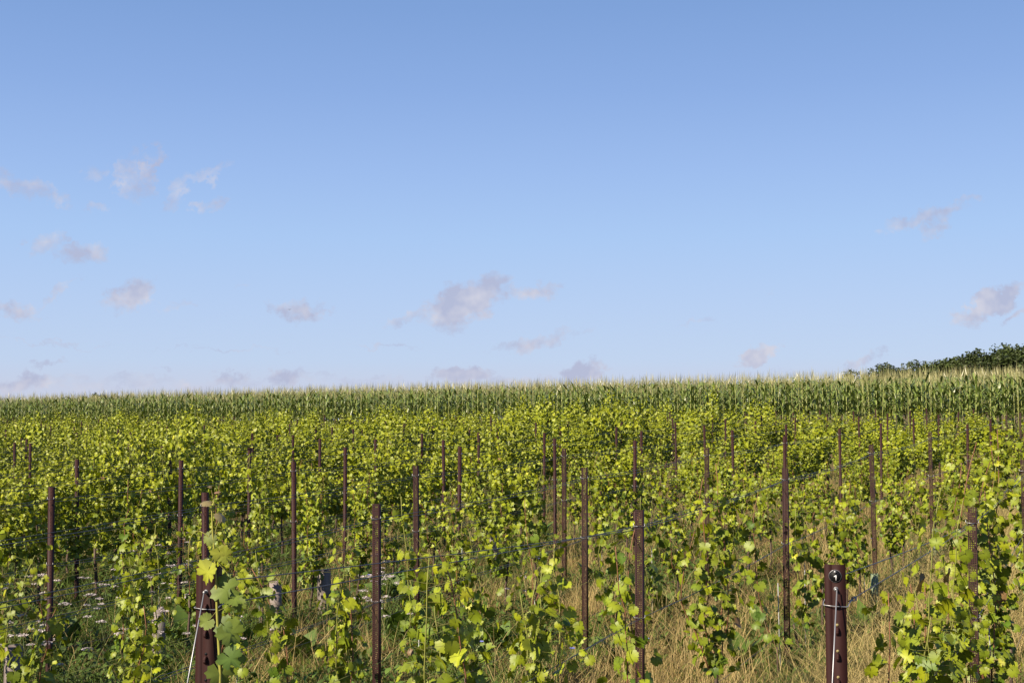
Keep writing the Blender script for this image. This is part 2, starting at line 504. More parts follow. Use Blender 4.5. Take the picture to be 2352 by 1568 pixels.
def end_post(k, label, number):
    y = 4.2; x = row_x(k, y); g = gz(x, y)
    e = empty('end_post'); e.location = (x, y, g); e.rotation_euler = (0, 0, ROT * .55)
    tag(e, label, 'post', 'thick brown end posts of the vine rows')
    H = EYE - (1300 - 960) / F * 4.2 - g
    a = Acc(); w = .034; d = .05; t = .004
    # wide channel: shallow V groove to the left, folded flanges, open back, slightly uneven cut top
    prof = [(-w, d), (-w, 0), (-.0115, .0), (-.0085, .004), (-.006, 0), (w, 0), (w, d), (w - t, d), (w - t, t), (0, t + .004), (-w + t, t), (-w + t, d)]
    n = len(prof)
    def top(px): return H + .0015 * math.sin(px * 120) + (-.0035 if -.005 < px < .012 else 0)
    v = [(px, py, -.3) for px, py in prof] + [(px, py, top(px)) for px, py in prof]
    q = np.array([[i, (i + 1) % n, n + (i + 1) % n, n + i] for i in range(n)])
    a.add(v, q, (1, 1, 1))
    obj('post_body', a.mesh('post_body', M_POSTC), e)
    # punched eyelets and pressed hooks down the middle
    for j, z in enumerate(np.arange(H - .196, .1, -.084)):
        b = Acc(); disc(b, (.004, z), .0048, -.0012, (1, 1, 1), 16, .0016)
        obj('punched_hole', b.mesh('punched_hole', M_HOLE if number else M_BLACK), e)
    for j, z in enumerate(np.arange(H - .132, .1, -.084)):
        b = Acc()
        nn = 8
        for s0 in range(nn):
            a0 = PI * s0 / nn; a1 = PI * (s0 + 1) / nn
            for (za, zb, ya, yb) in [(z + .013 * math.cos(a0), z + .013 * math.cos(a1), -.013 * math.sin(a0), -.013 * math.sin(a1))]:
                vv = [(xx, yv, zv) for xx in (-.0005, .0085) for (yv, zv) in ((ya, za), (yb, zb), (yb * .55, z + (zb - z) * .55), (ya * .55, z + (za - z) * .55))]
                b.add(vv, np.array([[0, 1, 5, 4], [1, 2, 6, 5], [2, 3, 7, 6], [3, 0, 4, 7], [0, 3, 2, 1], [4, 5, 6, 7]]), (1.15, 1.1, 1.1))
        obj('pressed_hook', b.mesh('pressed_hook', M_POSTC), e)
    if number:
        b = Acc(); disc(b, (0, H - .0375), .0198, -.004, (1, 1, 1), 40, .004)
        plate = obj('number_disc', b.mesh('number_disc', M_BLACK), e)
        b = Acc(); n2 = 40
        for i in range(n2):
            a0 = 2 * PI * i / n2; a1 = 2 * PI * (i + 1) / n2
            vv = [(r * math.cos(aa), yv, H - .0375 + r * math.sin(aa)) for (r, yv) in ((.0194, -.0046), (.0200, -.0046), (.0200, -.0005)) for aa in (a0, a1)]
            b.add(vv, np.array([[0, 1, 3, 2], [2, 3, 5, 4]]), (1, 1, 1))
        obj('disc_rim', b.mesh('disc_rim', M_ZINC), plate)
        b = Acc(); zc = H - .0435
        out = [(.0015, zc - .0085), (.0045, zc - .0085), (.0045, zc + .0085), (.0018, zc + .0085), (-.0032, zc + .0055), (-.0032, zc + .0025), (.0015, zc + .0045)]
        b.add([(u_ * 1.15, -.0053, w_) for u_, w_ in out] + [(u_, -.0042, w_) for u_, w_ in out], [np.array([[0, 1, 2, 3], [0, 3, 4, 6]]), np.array([[4, 5, 6]]), np.array([[i_, 7 + i_, 7 + (i_ + 1) % 7, (i_ + 1) % 7] for i_ in range(7)])], (1, 1, 1))
        me = b.mesh('digit', M_WHITE)
        obj('digit', me, plate)
        b = Acc(); disc(b, (0, H - .0245), .0045, -.0075, (1, 1, 1), 12, .0034)
        obj('screw', b.mesh('screw', M_ZINC), plate)
    b = Acc(); disc(b, (.002, H - .080), .0075, -.0015, (1, 1, 1), 20, .0015); disc(b, (.002, H - .080), .0048, -.009, (1, 1, 1), 6, .008)
    tube(b, [(.002, -.016, H - .081), (.002, -.006, H - .078)], .0042, (1, 1, 1), 8)
    obj('anchor_bolt', b.mesh('anchor_bolt', M_ZINC), e)
    # loop of wire round the post, twisted off at the right
    b = Acc()
    zl = H - .133
    lp = [(-.012, .045, zl + .024), (-.034, .052, zl + .012), (-.0385, .03, zl + .004), (-.0385, -.001, zl + .001), (-.036, -.0045, zl), (0, -.0155, zl - .001), (.034, -.0045, zl - .003), (.0385, .0, zl - .003), (.045, .02, zl + .008), (.056, .045, zl + .016)]
    tube(b, lp, .0021, (1, 1, 1), 8)
    t = np.linspace(0, 2 * PI * 3.2, 40)
    tube(b, np.stack([.056 + .0062 * np.cos(t) + t * .0003, .045 + t * .0007, zl + .016 + .0075 * np.sin(t)], -1), .0012, (1, 1, 1), 6)
    obj('wire_loop', b.mesh('wire_loop', M_ZINC), e)
    # anchor wire: its own thing, running down to the ground in front
    s = .56 if number else .50
    aw = Acc()
    p0 = Vector((x, y, g + H - .081)) + Vector((.0, -.02, 0)); 
    p1 = Vector((x - T * s, y - s, gz(x - T * s, y - s)))
    tube(aw, [tuple(p0.lerp(p1, q)) for q in np.linspace(0, 1, 8)], .0022, (1, 1, 1), 8)
    w_ = obj('anchor_wire', aw.mesh('anchor_wire', M_ZINC))
    tag(w_, 'shiny anchor wire running down the front of the %s' % ('end post marked with the number 1' if number else 'leaf covered end post on the left'), 'wire')
    return e, H


M_HOLE = plain_mat('seen_through_hole', (0.30, 0.24, 0.10), 0.8, 0, 0.3, 60)
end_post(0, 'thick brown metal end post with a black disc numbered 1', True)
end_post(1, 'thick brown metal end post half hidden by vine leaves at lower left', False)

# ------------------------------------------------------------------ wires
def wire(k, lvl, dx, dz, mat, label, group, y0=None, y1=None, r=.0016):
    pts = sorted(set([y for (kk, y) in ALLPOSTS if kk == k]))
    ya = y0 if y0 is not None else max(1.8 + 2.32 * k - 3, 4.24)
    ye = y1 if y1 is not None else row_end(k)
    st = [ya] + [p for p in pts if ya + .3 < p < ye] + [ye]
    P = []
    for a0, a1 in zip(st[:-1], st[1:]):
        for q in (0, .25, .5, .75):
            y = a0 + (a1 - a0) * q
            z0 = gz(row_x(k, a0), a0); z1 = gz(row_x(k, a1), a1)
            sag = .018 * (a1 - a0) / 3.5 * 4 * q * (1 - q) * (1 if dz >= 0 else 1.5)
            l0 = lvl
            if k <= 1 and a0 < 4.5 and lvl > 1.6:
                H = EYE - (1300 - 960) / F * 4.2 - gz(row_x(k, 4.2), 4.2)
                l0 = H - .115 + (-.012 if dx > 0 else .055) - dz; sag *= .3
            P.append((row_x(k, y) + dx, y, z0 + (z1 - z0) * q + l0 + (lvl - l0) * q + dz - sag))
    P.append((row_x(k, ye) + dx, ye, gz(row_x(k, ye), ye) + lvl + dz))
    a = Acc(); tube(a, P, r, (1, 1, 1), 4 if k > 3 else 6)
    o = obj('trellis_wire', a.mesh('trellis_wire', mat))
    tag(o, label, 'wire', group)


for k in range(34):
    rr = 'the %s row from the right' % ordw(k)
    rad = .0021 if k < 8 else .0026
    wire(k, WLV[0], .034, 0, M_WIRE, 'upper right hand grey wire of ' + rr, 'grey trellis wires', r=rad)
    if k < 12:
        wire(k, WLV[0], -.036, -.03, M_WIRE, 'upper left hand grey wire of ' + rr, 'grey trellis wires', r=rad)
        wire(k, WLV[1], .034, 0, M_WIRE, 'middle right hand grey wire of ' + rr, 'grey trellis wires', r=rad)
    if k < 8:
        wire(k, WLV[1], -.036, -.03, M_WIRE, 'middle left hand grey wire of ' + rr, 'grey trellis wires', r=rad)
        if k in (2, 3, 4, 5):
            wire(k, WLV[2], .032, 0, M_WIREY, 'right hand thin yellow wire of ' + rr, 'yellow trellis wires', r=.0018)
            wire(k, WLV[2], -.032, -.04, M_WIREY, 'left hand thin yellow wire of ' + rr, 'yellow trellis wires', r=.0018)
        wire(k, .42, 0, 0, M_WIRE, 'lowest grey wire near the grass of ' + rr, 'grey trellis wires', r=.0016)

# ------------------------------------------------------------------ vine leaves
def leaf_template(half, fold=.22, droop=.25, curl=.12):
    pts = [(x, y) for x, y in half] + [(-x, y) for x, y in half[::-1] if x > 1e-6]
    pts = np.array(pts)
    n = len(pts)
    x = pts[:, 0]; y = pts[:, 1] + .12
    z = fold * np.abs(x) * .9 - droop * (y / .7) ** 2 * .35 - curl * (np.abs(x) / .5) ** 2 * .35
    v = np.concatenate([[(0, .22, .02)], np.stack([x, y, z], -1)])
    f = np.array([[0, 1 + (i + 1) % n, 1 + i] for i in range(n)])
    return v, [f]


HALF0 = [(0, .60), (.06, .50), (.13, .52), (.16, .41), (.24, .36), (.31, .42), (.40, .37), (.41, .27), (.49, .20), (.43, .10), (.51, .03), (.46, -.08), (.48, -.20), (.36, -.24), (.28, -.36), (.15, -.34), (.05, -.35), (.03, -.12)]
HALF1 = [(0, .66), (.15, .36), (.42, .40), (.34, .08), (.54, -.08), (.33, -.36), (.08, -.33), (0, -.08)]
HALF0B = [(0, .66), (.06, .50), (.15, .50), (.14, .36), (.18, .27), (.30, .36), (.43, .36), (.42, .24), (.49, .16), (.37, .05), (.50, -.02), (.46, -.12), (.49, -.24), (.34, -.25), (.27, -.37), (.13, -.34), (.03, -.34), (.025, -.12)]
L0 = [leaf_template(HALF0B, f, d, c) for f, d, c in ((.5, .5, .1), (.35, .8, .3))] + [leaf_template(HALF0, f, d, c) for f, d, c in ((.25, .3, .1), (-.18, .5, .25), (.45, .2, -.1), (.05, .9, .5))]
L1 = [leaf_template(HALF1, f, d, c) for f, d, c in ((.4, .3, .1), (-.3, .7, .4), (.7, .2, 0))]
v2 = np.array([(0, .68, -.1), (.44, .38, .05), (.40, -.1, .0), (0, -.02, 0), (-.44, .38, .05), (-.40, -.1, .0)])
L2 = [(v2, [np.array([[0, 3, 2, 1], [0, 4, 5, 3]])])]


def leaf_cols(r, n, warm, old=.003):
    g = np.array([.082, .150, .011]); yv = np.array([.395, .415, .010]); yl = np.array([.40, .40, .02]); br = np.array([.19, .115, .05])
    t = np.clip(warm + r.normal(0, .15, n), 0, 1)[:, None]
    c = g * (1 - t) + yv * t
    c *= r.uniform(.82, 1.14, (n, 1))
    q = r.random(n)
    c[q < old] = br * r.uniform(.8, 1.5, ((q < old).sum(), 1))
    m = (q > .992); c[m] = yl
    return c


# leaves turn towards the light; sun direction in the vines' own frame
SUNL = np.array(Matrix.Rotation(-ROT, 3, 'Z') @ sdir)


def veins(tv):
    if len(tv) < 10: return None
    r_ = np.hypot(tv[:, 0], tv[:, 1] - .12); q = np.where(r_ > np.median(r_[1:]), 1.10, .84); q[0] = 1.22
    return q


def leaf_block(acc, r, base, outw, size, warm, tmpl, spread=1.0):
    """one leaf per row of base; outw is the outward direction from the cane"""
    n = len(base)
    tip = outw * r.uniform(.1, .9, (n, 1)) + np.array([0, 0, -1.]) * r.uniform(.3, 1.4, (n, 1)) + r.normal(0, .3, (n, 3))
    nor = outw * .45 + np.array([0, 0, .2]) + SUNL * .45 + r.normal(0, .5 * spread, (n, 3))
    M = frames(tip, nor) * size[:, None, None]
    c = leaf_cols(r, n, warm)
    which = r.integers(0, len(tmpl), n)
    for i, (tv, tf) in enumerate(tmpl):
        s = which == i
        scatter(acc, tv, tf, M[s], base[s], c[s], veins(tv))


PET_V = np.array([(-.5, 0, 0), (.5, 0, 0), (0, 0, .8), (-.35, 1, 0), (.35, 1, 0), (0, 1, .5)])
PET_F = [np.array([[0, 1, 4, 3], [1, 2, 5, 4], [2, 0, 3, 5]])]


def petioles(acc, r, a, b, w=.0022, col=(.22, .20, .05)):
    d = b - a; ln = np.linalg.norm(d, axis=1)
    M = frames(d, r.normal(0, 1, d.shape))
    M[:, :, 0] *= w; M[:, :, 2] *= w; M[:, :, 1] *= ln[:, None]
    scatter(acc, PET_V, PET_F, M, a, np.repeat(np.array([col]) * r.uniform(.8, 1.3, (len(a), 1)), 1, 0))


def shoot_path(r, p0, p1, n=9, wig=.025, arch=0.0):
    t = np.linspace(0, 1, n)[:, None]
    p = np.array(p0) * (1 - t) + np.array(p1) * t
    w = np.cumsum(r.normal(0, wig, (n, 3)), 0); w -= w[0]; w[:, 2] *= .3
    p += w * .6
    p[:, 0:2] += (np.sin(t * PI) * arch)
    return p


def along(path, t):
    s = np.concatenate([[0], np.cumsum(np.linalg.norm(np.diff(path, axis=0), axis=1))])
    q = np.asarray(t) * s[-1]
    return np.stack([np.interp(q, s, path[:, i]) for i in range(3)], -1)


def dress_shoot(acc, r, path, nleaf, smin, smax, warm, tmpl, t0=.08, lateral=.3, pet=.07, with_pet=True):
    t = np.sort(r.uniform(t0, 1, nleaf)); t = .5 * t + .5 * np.linspace(t0, 1, nleaf)
    base = along(path, t)
    ang = np.arange(nleaf) * PI + r.normal(0, .7, nleaf) + r.uniform(0, 6)
    out = np.stack([np.cos(ang), np.sin(ang), r.uniform(-.1, .5, nleaf)], -1); out = nrm(out)
    ln = r.uniform(.5, 1.2, (nleaf, 1)) * pet
    big = r.random(nleaf) < lateral
    ln[big] *= r.uniform(1.5, 2.6, (big.sum(), 1))
    tipb = base + out * ln + np.array([0, 0, -.01])
    size = r.uniform(smin, smax, nleaf) * (1 - .45 * np.clip((t - .75) / .25, 0, 1))
    size[big] *= .8
    if with_pet: petioles(acc, r, base, tipb)
    w = np.clip(warm + .25 * (t - .4), 0, 1)
    leaf_block(acc, r, tipb, out, size, w, tmpl)


GREEN_CANE = (.26, .27, .055); BROWN_CANE = (.25, .11, .055); BARK = (.10, .065, .045)


def tendril(acc, r, p):
    t = np.linspace(0, 1, 10)
    a = r.uniform(0, 6.28); l = r.uniform(.08, .16)
    q = np.stack([p[0] + l * t * math.cos(a) + .012 * np.sin(t * 12) * t, p[1] + l * t * math.sin(a), p[2] + .05 * np.sin(t * 3) - .08 * t ** 3 + .01 * np.cos(t * 12) * t], -1)
    tube(acc, q, .0011, GREEN_CANE, 3)


def make_vine(seed, kind, lod, height=None):
    """kinds: young (1-2 canes), mid (3-5 canes), lush (hedge like)"""
    r = np.random.default_rng(seed)
    tmpl = [L0, L1, L2][lod]
    e = empty('grape_vine')
    if kind == 'young':
        a = Acc(); tube(a, shoot_path(r, (0, 0, -.05), (r.normal(0, .02), r.normal(0, .03), .35), 5, .01), np.linspace(.012, .007, 5), BARK, 6)
        obj('trunk', a.mesh('trunk', M_STEM), e)
        for i in range(int(r.integers(1, 3)) + (1 if r.random() < .3 else 0)):
            H = height or r.uniform(1.45, 1.85)
            if i: H *= r.uniform(.65, .95)
            path = shoot_path(r, (0, 0, .3), (r.normal(0, .07), r.normal(0, .14), H), 12, .022, r.normal(0, .05))
            a = Acc(); tube(a, path, np.linspace(.0055, .0028, 12), GREEN_CANE if r.random() < .7 else BROWN_CANE, 5)
            for _ in range(3): tendril(a, r, along(path, [r.uniform(.3, .98)])[0])
            s = obj('shoot', a.mesh('shoot', M_STEM), e)
            b = Acc(); dress_shoot(b, r, path, int(H * 25), .062, .112, .30, tmpl, .0, .35, .065)
            obj('foliage', b.mesh('foliage', M_LEAF), s)
    elif kind in ('mid', 'edge'):
        a = Acc(); tube(a, shoot_path(r, (0, 0, -.05), (r.normal(0, .03), r.normal(0, .04), .6), 6, .012), np.linspace(.018, .011, 6), BARK, 6)
        obj('trunk', a.mesh('trunk', M_STEM), e)
        for i in range(int(r.integers(3, 6)) - (1 if kind == 'edge' and (height or 0) < 1.9 else 0)):
            H = (height or 1.78) * r.uniform(.72, 1.03)
            y0 = r.uniform(-.25, .25) * (.45 if kind == 'edge' else 1)
            path = shoot_path(r, (0, y0 * .3, .45), (r.normal(0, .05 if kind == 'edge' else .1), y0 * 1.5, H), 11, .025, r.normal(0, .05))
            a = Acc(); tube(a, path, np.linspace(.0055, .0025, 11), GREEN_CANE if r.random() < .5 else BROWN_CANE, 5 if lod == 0 else 3)
            if lod == 0:
                for _ in range(2): tendril(a, r, along(path, [r.uniform(.3, .98)])[0])
            s = obj('shoot', a.mesh('shoot', M_STEM), e)
            b = Acc(); dress_shoot(b, r, path, int(H * (33 if (height or 0) > 1.9 else 34)), .052 if (height or 0) < 1.9 else .055, .092 if (height or 0) < 1.9 else .098, .62 if False else (.42 if (height or 0) > 1.9 else .42), tmpl, .0, .45, .065)
            obj('foliage', b.mesh('foliage', M_LEAF), s)
        # a few low leaves from side buds
    else:
        a = Acc(); tube(a, shoot_path(r, (0, 0, -.05), (r.normal(0, .02), 0, .75), 6, .015), np.linspace(.024, .015, 6), BARK, 6)
        tube(a, shoot_path(r, (0, -.42, .78), (0, .42, .76), 7, .008), .009, BARK, 4)
        obj('trunk', a.mesh('trunk', M_STEM), e)
        b = Acc()
        ns = int(r.integers(8, 12))
        cl3 = [r.uniform(-.45, -.2), r.uniform(-.1, .1), r.uniform(.2, .45)]
        hc = [r.uniform(1.2, 1.85) for _ in cl3]
        if r.random() < .5: hc[int(r.integers(0, 3))] = r.uniform(1.95, 2.2)
        for i in range(ns):
            y0 = cl3[i % 3] + r.normal(0, .05)
            H = hc[i % 3] + r.normal(0, .08)
            path = shoot_path(r, (r.normal(0, .04), y0, .7), (r.normal(0, .10), y0 + r.normal(.14 if H > 1.9 else .02, .08), H), 9, .03, r.normal(0, .07))
            if lod < 2: tube(b, path, np.linspace(.005, .0022, 9), GREEN_CANE, 3)
            dress_shoot(b, r, path, int((44 if lod < 2 else 34) * (H - .5)), .058 if lod < 2 else .068, .100 if lod < 2 else .115, .52, tmpl, 0, .4, .07, lod < 2)
        # skirt of hanging side growth
        n = 40 if lod < 2 else 22
        base = np.stack([r.normal(0, .14, n), r.uniform(-.5, .5, n), r.uniform(.42, 1.0, n)], -1)
        out = nrm(np.stack([np.sign(base[:, 0]), r.normal(0, .4, n), r.uniform(-.2, .3, n)], -1))
        leaf_block(b, r, base, out, r.uniform(.07, .12, n), np.full(n, .45), tmpl)
        obj('foliage', b.mesh('foliage', M_LEAF), e)
    return e


VARS = {}
def variants(key, n, *args):
    VARS[key] = [[make_vine(1000 + 37 * i + sum(map(ord, key)), *args), False] for i in range(n)]


variants('young0', 9, 'young', 0)
variants('mid0', 7, 'mid', 0, 1.62)
variants('edge0', 6, 'edge', 0, 2.0)
variants('near0', 7, 'edge', 0, 1.74)
variants('mid1', 8, 'mid', 1, 1.62)
variants('lush1', 8, 'lush', 1)
variants('lush2', 7, 'lush', 2)


def take(key, r):
    v = VARS[key][r.randrange(len(VARS[key]))]
    if not v[1]: v[1] = True; return v[0]
    return copy_tree(v[0])


vr = random.Random(11)
cand = []
PY = {k: [y for (kk, y) in ALLPOSTS if kk == k] or [-9] for k in range(NROW)}
for k in range(NROW):
    y = 4.75 + vr.uniform(-.1, .1)
    if k == 0: y = 5.8
    if k == 1: y = 5.75
    ye = row_end(k) + .5
    j = 0
    while y < ye:
        x = row_x(k, y); p = px_of(x, y)
        if -700 < p < 2800:
            if not (k <= 6 and min(abs(y - q_) for q_ in PY[k]) < (.26 if k == 0 else .24)) and not (k <= 5 and vr.random() < ((.10 if k <= 3 else .06) if y > 9.6 else .03)):
                if k == 0: kind = 'mid'
                elif k <= 2: kind = 'young' if y < 12 else ('young' if vr.random() < .35 else 'mid') if y < 19 else 'mid'
                elif k <= 3: kind = 'young' if y < 12.5 and vr.random() < .55 else 'mid'
                elif k <= 5: kind = ('young' if vr.random() < .3 else 'mid') if y < 12.5 else ('mid' if vr.random() < .7 else 'lush')
                else: kind = 'lush'
                if 1 <= k <= 3 and y > 26 and vr.random() < .6: kind = 'lush'
                cand.append((k, j, y, kind))
            j += 1
        y += .85 + vr.uniform(-.07, .07)
cand.sort(key=lambda c: c[2] ** 2 + row_x(c[0], c[2]) ** 2)
seen = [c for c in cand if -170 < px_of(row_x(c[0], c[2]), c[2]) < 2520]
IND = seen[:298]
keep = set(IND)
REST = [c for c in cand if c not in keep and c[2] > 6]
DESC = {'young': 'young thin vine', 'mid': 'leafy vine', 'lush': 'lush bushy vine'}
def tallness(k, x, y):
    n = math.sin(x * .9 + 1.7 * math.sin(y * .31)) + .8 * math.sin(y * .77 + x * .4 + 1) + .6 * math.sin(x * 2.1 + y * 1.3)
    n = max(-1.2, n)
    if k <= 3 and y < 19: return 1.0
    f = min(1.0, max(0.0, (y - 17) / 8))
    base = 1.0 - (.17 if k <= 4 else .05 if k <= 12 else .08) * f
    amp = .04 if k <= 4 else .13 if k <= 12 else .08
    return base + amp * n


for (k, j, y, kind) in IND:
    lod = 0 if y < 12.5 else 1
    key = {'young': 'young0', 'mid': 'mid%d' % lod, 'lush': 'lush1' if y < 24 else 'lush2'}[kind]
    if k == 0 and lod == 0: key = 'edge0'
    elif k in (1, 2, 3) and y < 9.6 and kind != 'lush' and vr.random() < .7: key = 'near0'; kind = 'mid'
    e = take(key, vr)
    x = row_x(k, y)
    e.location = (x + vr.uniform(-.03, .03), y, gz(x, y))
    s = vr.uniform(.93, 1.05)
    if kind != 'young' and vr.random() < .12: s *= 1.1
    zs = tallness(k, x, y)
    e.scale = (s, s * vr.uniform(.9, 1.15), s * zs)
    e.rotation_euler = (0, 0, ROT + vr.uniform(-.3, .3))
    tag(e, '%s, %s along the %s row from the right' % (DESC[kind], ordw(j), ordw(k)), 'vine', 'grape vines growing in rows')
for key in VARS:
    for v in VARS[key]:
        if not v[1] and not key.startswith('lush2'):
            kill = []; walk(v[0], lambda o: kill.append(o))
            for o in kill: bpy.data.objects.remove(o)

# the far vines, merged: beyond the three hundred that show largest
stuff = Acc()
LV = []
for v in VARS['lush2']:
    me = [c for c in v[0].children if c.name.startswith('foliage')][0].data
    co_ = np.zeros(len(me.vertices) * 3, np.float32); me.vertices.foreach_get('co', co_)
    lt = np.zeros(len(me.polygons), np.int32); me.polygons.foreach_get('loop_total', lt)
    li = np.zeros(len(me.loops), np.int32); me.loops.foreach_get('vertex_index', li)
    cl = np.zeros(len(me.vertices) * 4, np.float32); me.color_attributes['tone'].data.foreach_get('color', cl)
    assert (lt == 4).all()
    LV.append((co_.reshape(-1, 3), li.reshape(-1, 4), cl.reshape(-1, 4)[:, :3]))
for (k, j, y, kind) in REST:
    v, f, c = LV[vr.randrange(len(LV))]
    th = ROT + vr.uniform(-.3, .3); s = vr.uniform(.86, 1.06) * (1.14 if vr.random() < .12 else 1)
    R = np.array([[math.cos(th), -math.sin(th), 0], [math.sin(th), math.cos(th), 0], [0, 0, 1]]) * s
    x = row_x(k, y); R[2, 2] *= tallness(k, x, y)
    stuff.add(v @ R.T + np.array([x, y, gz(x, y)]), f, c * vr.uniform(.85, 1.15))
o = obj('distant_vines', stuff.mesh('distant_vines', M_LEAF))
tag(o, 'mass of distant yellow green vines running up to the maize field', 'vines', kind='stuff')
for v in VARS['lush2']:
    if not v[1]:
        kill = []; walk(v[0], lambda o: kill.append(o))
        for o in kill: bpy.data.objects.remove(o)


# ---- the tall shoot climbing beside the left end post
def hero_vine():
    r = np.random.default_rng(5)
    e = empty('grape_vine'); y = 4.1; x = (496 - 1176) / F * y
    e.location = (x, y, gz(x, y))
    tag(e, 'single tall young vine shoot climbing beside the left end post, withered leaves at its tip', 'vine', 'grape vines growing in rows')
    g = gz(x, y)
    def at(px, py, yy=4.08): return np.array([(px - 1176) / F * yy - x, yy - y, EYE + (960 - py) / F * yy - g])
    pts = [np.array([.02, .05, 0]), at(520, 1900), at(505, 1640), at(506, 1540), at(500, 1450), at(497, 1400), at(495, 1340), at(490, 1270), at(485, 1215), at(483, 1170), at(487, 1150)]
    a = Acc(); pts = np.array(pts)
    tube(a, pts, np.linspace(.0062, .0022, len(pts)), (.34, .33, .06), 7)
    # drooping tendril at the tip and curls lower down
    t = np.linspace(0, 1, 12)
    p0 = at(484, 1240)
    tube(a, np.stack([p0[0] - .075 * np.sin(t * 1.9), p0[1] + 0 * t, p0[2] + .045 * np.sin(t * 3.4) - .09 * t ** 2], -1), .0013, (.34, .33, .06), 4)
    p0 = at(492, 1285)
    tube(a, np.stack([p0[0] + .035 * t + .01 * np.sin(t * 9), p0[1] + 0 * t, p0[2] + .02 - .09 * t ** 2], -1), .0011, (.34, .33, .06), 4)
    sh = obj('shoot', a.mesh('shoot', M_STEM), e)
    b = Acc()
    LV_ = [  # px, py of leaf base, size m, tip dx,dz, tone
        ((480, 1300), .080, (-.35, -.9), (.42, .45, .04), 0), ((500, 1262), .062, (.5, -.9), (.36, .38, .04), 1), ((508, 1270), .055, (.9, -.5), (.38, .42, .05), 0),
        ((505, 1345), .095, (1, -.45), (.20, .27, .04), 1), ((512, 1352), .060, (-.6, -1), (.17, .24, .04), 2), ((478, 1228), .050, (-.2, -1), (.20, .24, .05), 3),
        ((510, 1430), .070, (.8, -.6), (.15, .22, .04), 1), ((520, 1440), .09, (.8, -.9), (.24, .32, .05), 0), ((530, 1370), .06, (.9, -.3), (.2, .27, .04), 2),
        ((480, 1420), .055, (-.9, -.5), (.22, .28, .05), 2), ((520, 1500), .08, (.8, -.6), (.12, .2, .03), 0), ((500, 1530), .09, (.6, -1), (.2, .26, .04), 1), ((545, 1380), .05, (.2, -1), (.2, .26, .04), 0)]
    for (pp, s, td, c, ti) in LV_:
        p = at(*pp)[None]; tip = np.array([[td[0], r.uniform(-.4, .1), td[1]]]); nor = np.array([[r.normal(0, .3), -1., .45 + r.normal(0, .2)]])
        scatter(b, L0[ti][0], L0[ti][1], frames(tip, nor) * s, p, np.array([c]) * .92, veins(L0[ti][0]))
        near = pts[np.argmin(np.abs(pts[:, 2] - p[0, 2]))][None]
        petioles(b, r, near, p, .0024, (.3, .3, .06))
    obj('foliage', b.mesh('foliage', M_LEAF), sh)
    b = Acc()
    for (pp, s, td, c, ti) in [((476, 1152), .040, (-.9, .15), (.26, .21, .10), 5), ((500, 1180), .046, (.8, -.6), (.36, .29, .14), 5), ((492, 1128), .022, (.9, .2), (.28, .17, .10), 5), ((480, 1118), .016, (-.6, .3), (.26, .19, .10), 1)]:
        p = at(*pp)[None]
        scatter(b, L0[ti][0], L0[ti][1], frames(np.array([[td[0], -.2, td[1]]]), np.array([[.5, -.35, .9]])) * s, p, np.array([c]))
        petioles(b, r, pts[-1][None], p, .0018, (.33, .25, .1))
    w = obj('withered_leaves', b.mesh('withered_leaves', M_LEAF), sh); w['label'] = 'dry pale brown leaves at the tip'


hero_vine()

# ------------------------------------------------------------------ stakes and guards
a = Acc(); tube(a, [(0, 0, -.1), (0, 0, .4), (.004, 0, .82)], .0040, (1, 1, 1), 6)
ME_STAKE = a.mesh('vine_stake', M_STAKE)
for (k, j, y, kind) in [c for c in IND if c[0] <= 5 and c[2] < 19]:
    if vr.random() < .35 or y < 8.4: continue
    x = row_x(k, y) + .04
    o = obj('vine_stake', ME_STAKE); o.location = (x, y + .05, gz(x, y)); o.rotation_euler = (vr.uniform(-.04, .04), vr.uniform(-.04, .04), 0)
    o.scale = (1, 1, vr.uniform(.85, 1.15))
    tag(o, 'thin white stake at the %s vine of the %s row from the right' % (ordw(j), ordw(k)), 'stake', 'thin white stakes beside the vines')


def guard(mat, hw, H, rnd):
    a = Acc()
    n = 4 if not rnd else 10
    t = np.arange(n) * 2 * PI / n + (PI / 4 if not rnd else 0)
    R = hw * (1.414 if not rnd else 1)
    def ring(r, z, wob=0): return [(r * math.cos(q), r * math.sin(q), z + wob * math.sin(q * 2 + 1)) for q in t]
    v = ring(R, -.03) + ring(R * .99, H * .5) + ring(R, H, .006) + ring(R * .93, H, .006) + ring(R * .93, .02)
    q = np.array([[m * n + i, m * n + (i + 1) % n, (m + 1) * n + (i + 1) % n, (m + 1) * n + i] for m in range(4) for i in range(n)])
    a.add(v, q, (1, 1, 1))
    return a.mesh('vine_guard', mat)


GB = guard(M_GUARD, .058, .55, False); GG = guard(M_GUARDG, .04, .5, True)
gl = [(4, 10.5, 'bottom left corner'), (4, 12.07, 'left of the left end post among white flowers'), (4, 12.85, 'just right of the left end post'), (4, 13.7, 'beside the foot of the solid post at the left'),
      (4, 14.5, 'left of the front perforated post'), (4, 18.3, 'standing alone near the picture centre')]
for k, y, w in gl:
    x = row_x(k, y) + .02
    o = obj('vine_guard', GB); o.location = (x, y, gz(x, y)); o.rotation_euler = (vr.uniform(-.05, .05), vr.uniform(-.05, .05), .35 + vr.uniform(-.3, .3))
    tag(o, 'beige square vine guard ' + w, 'vine guard', 'beige vine guards')
for k, y, w in [(1, 13.54, 'beside the number 1 end post'), (1, 17.6, 'farther back in the dry grass')]:
    x = row_x(k, y) + .25
    o = obj('vine_guard', GG); o.location = (x, y, gz(x, y))
    tag(o, 'pale green plastic vine tube ' + w, 'vine guard', 'pale green vine tubes')

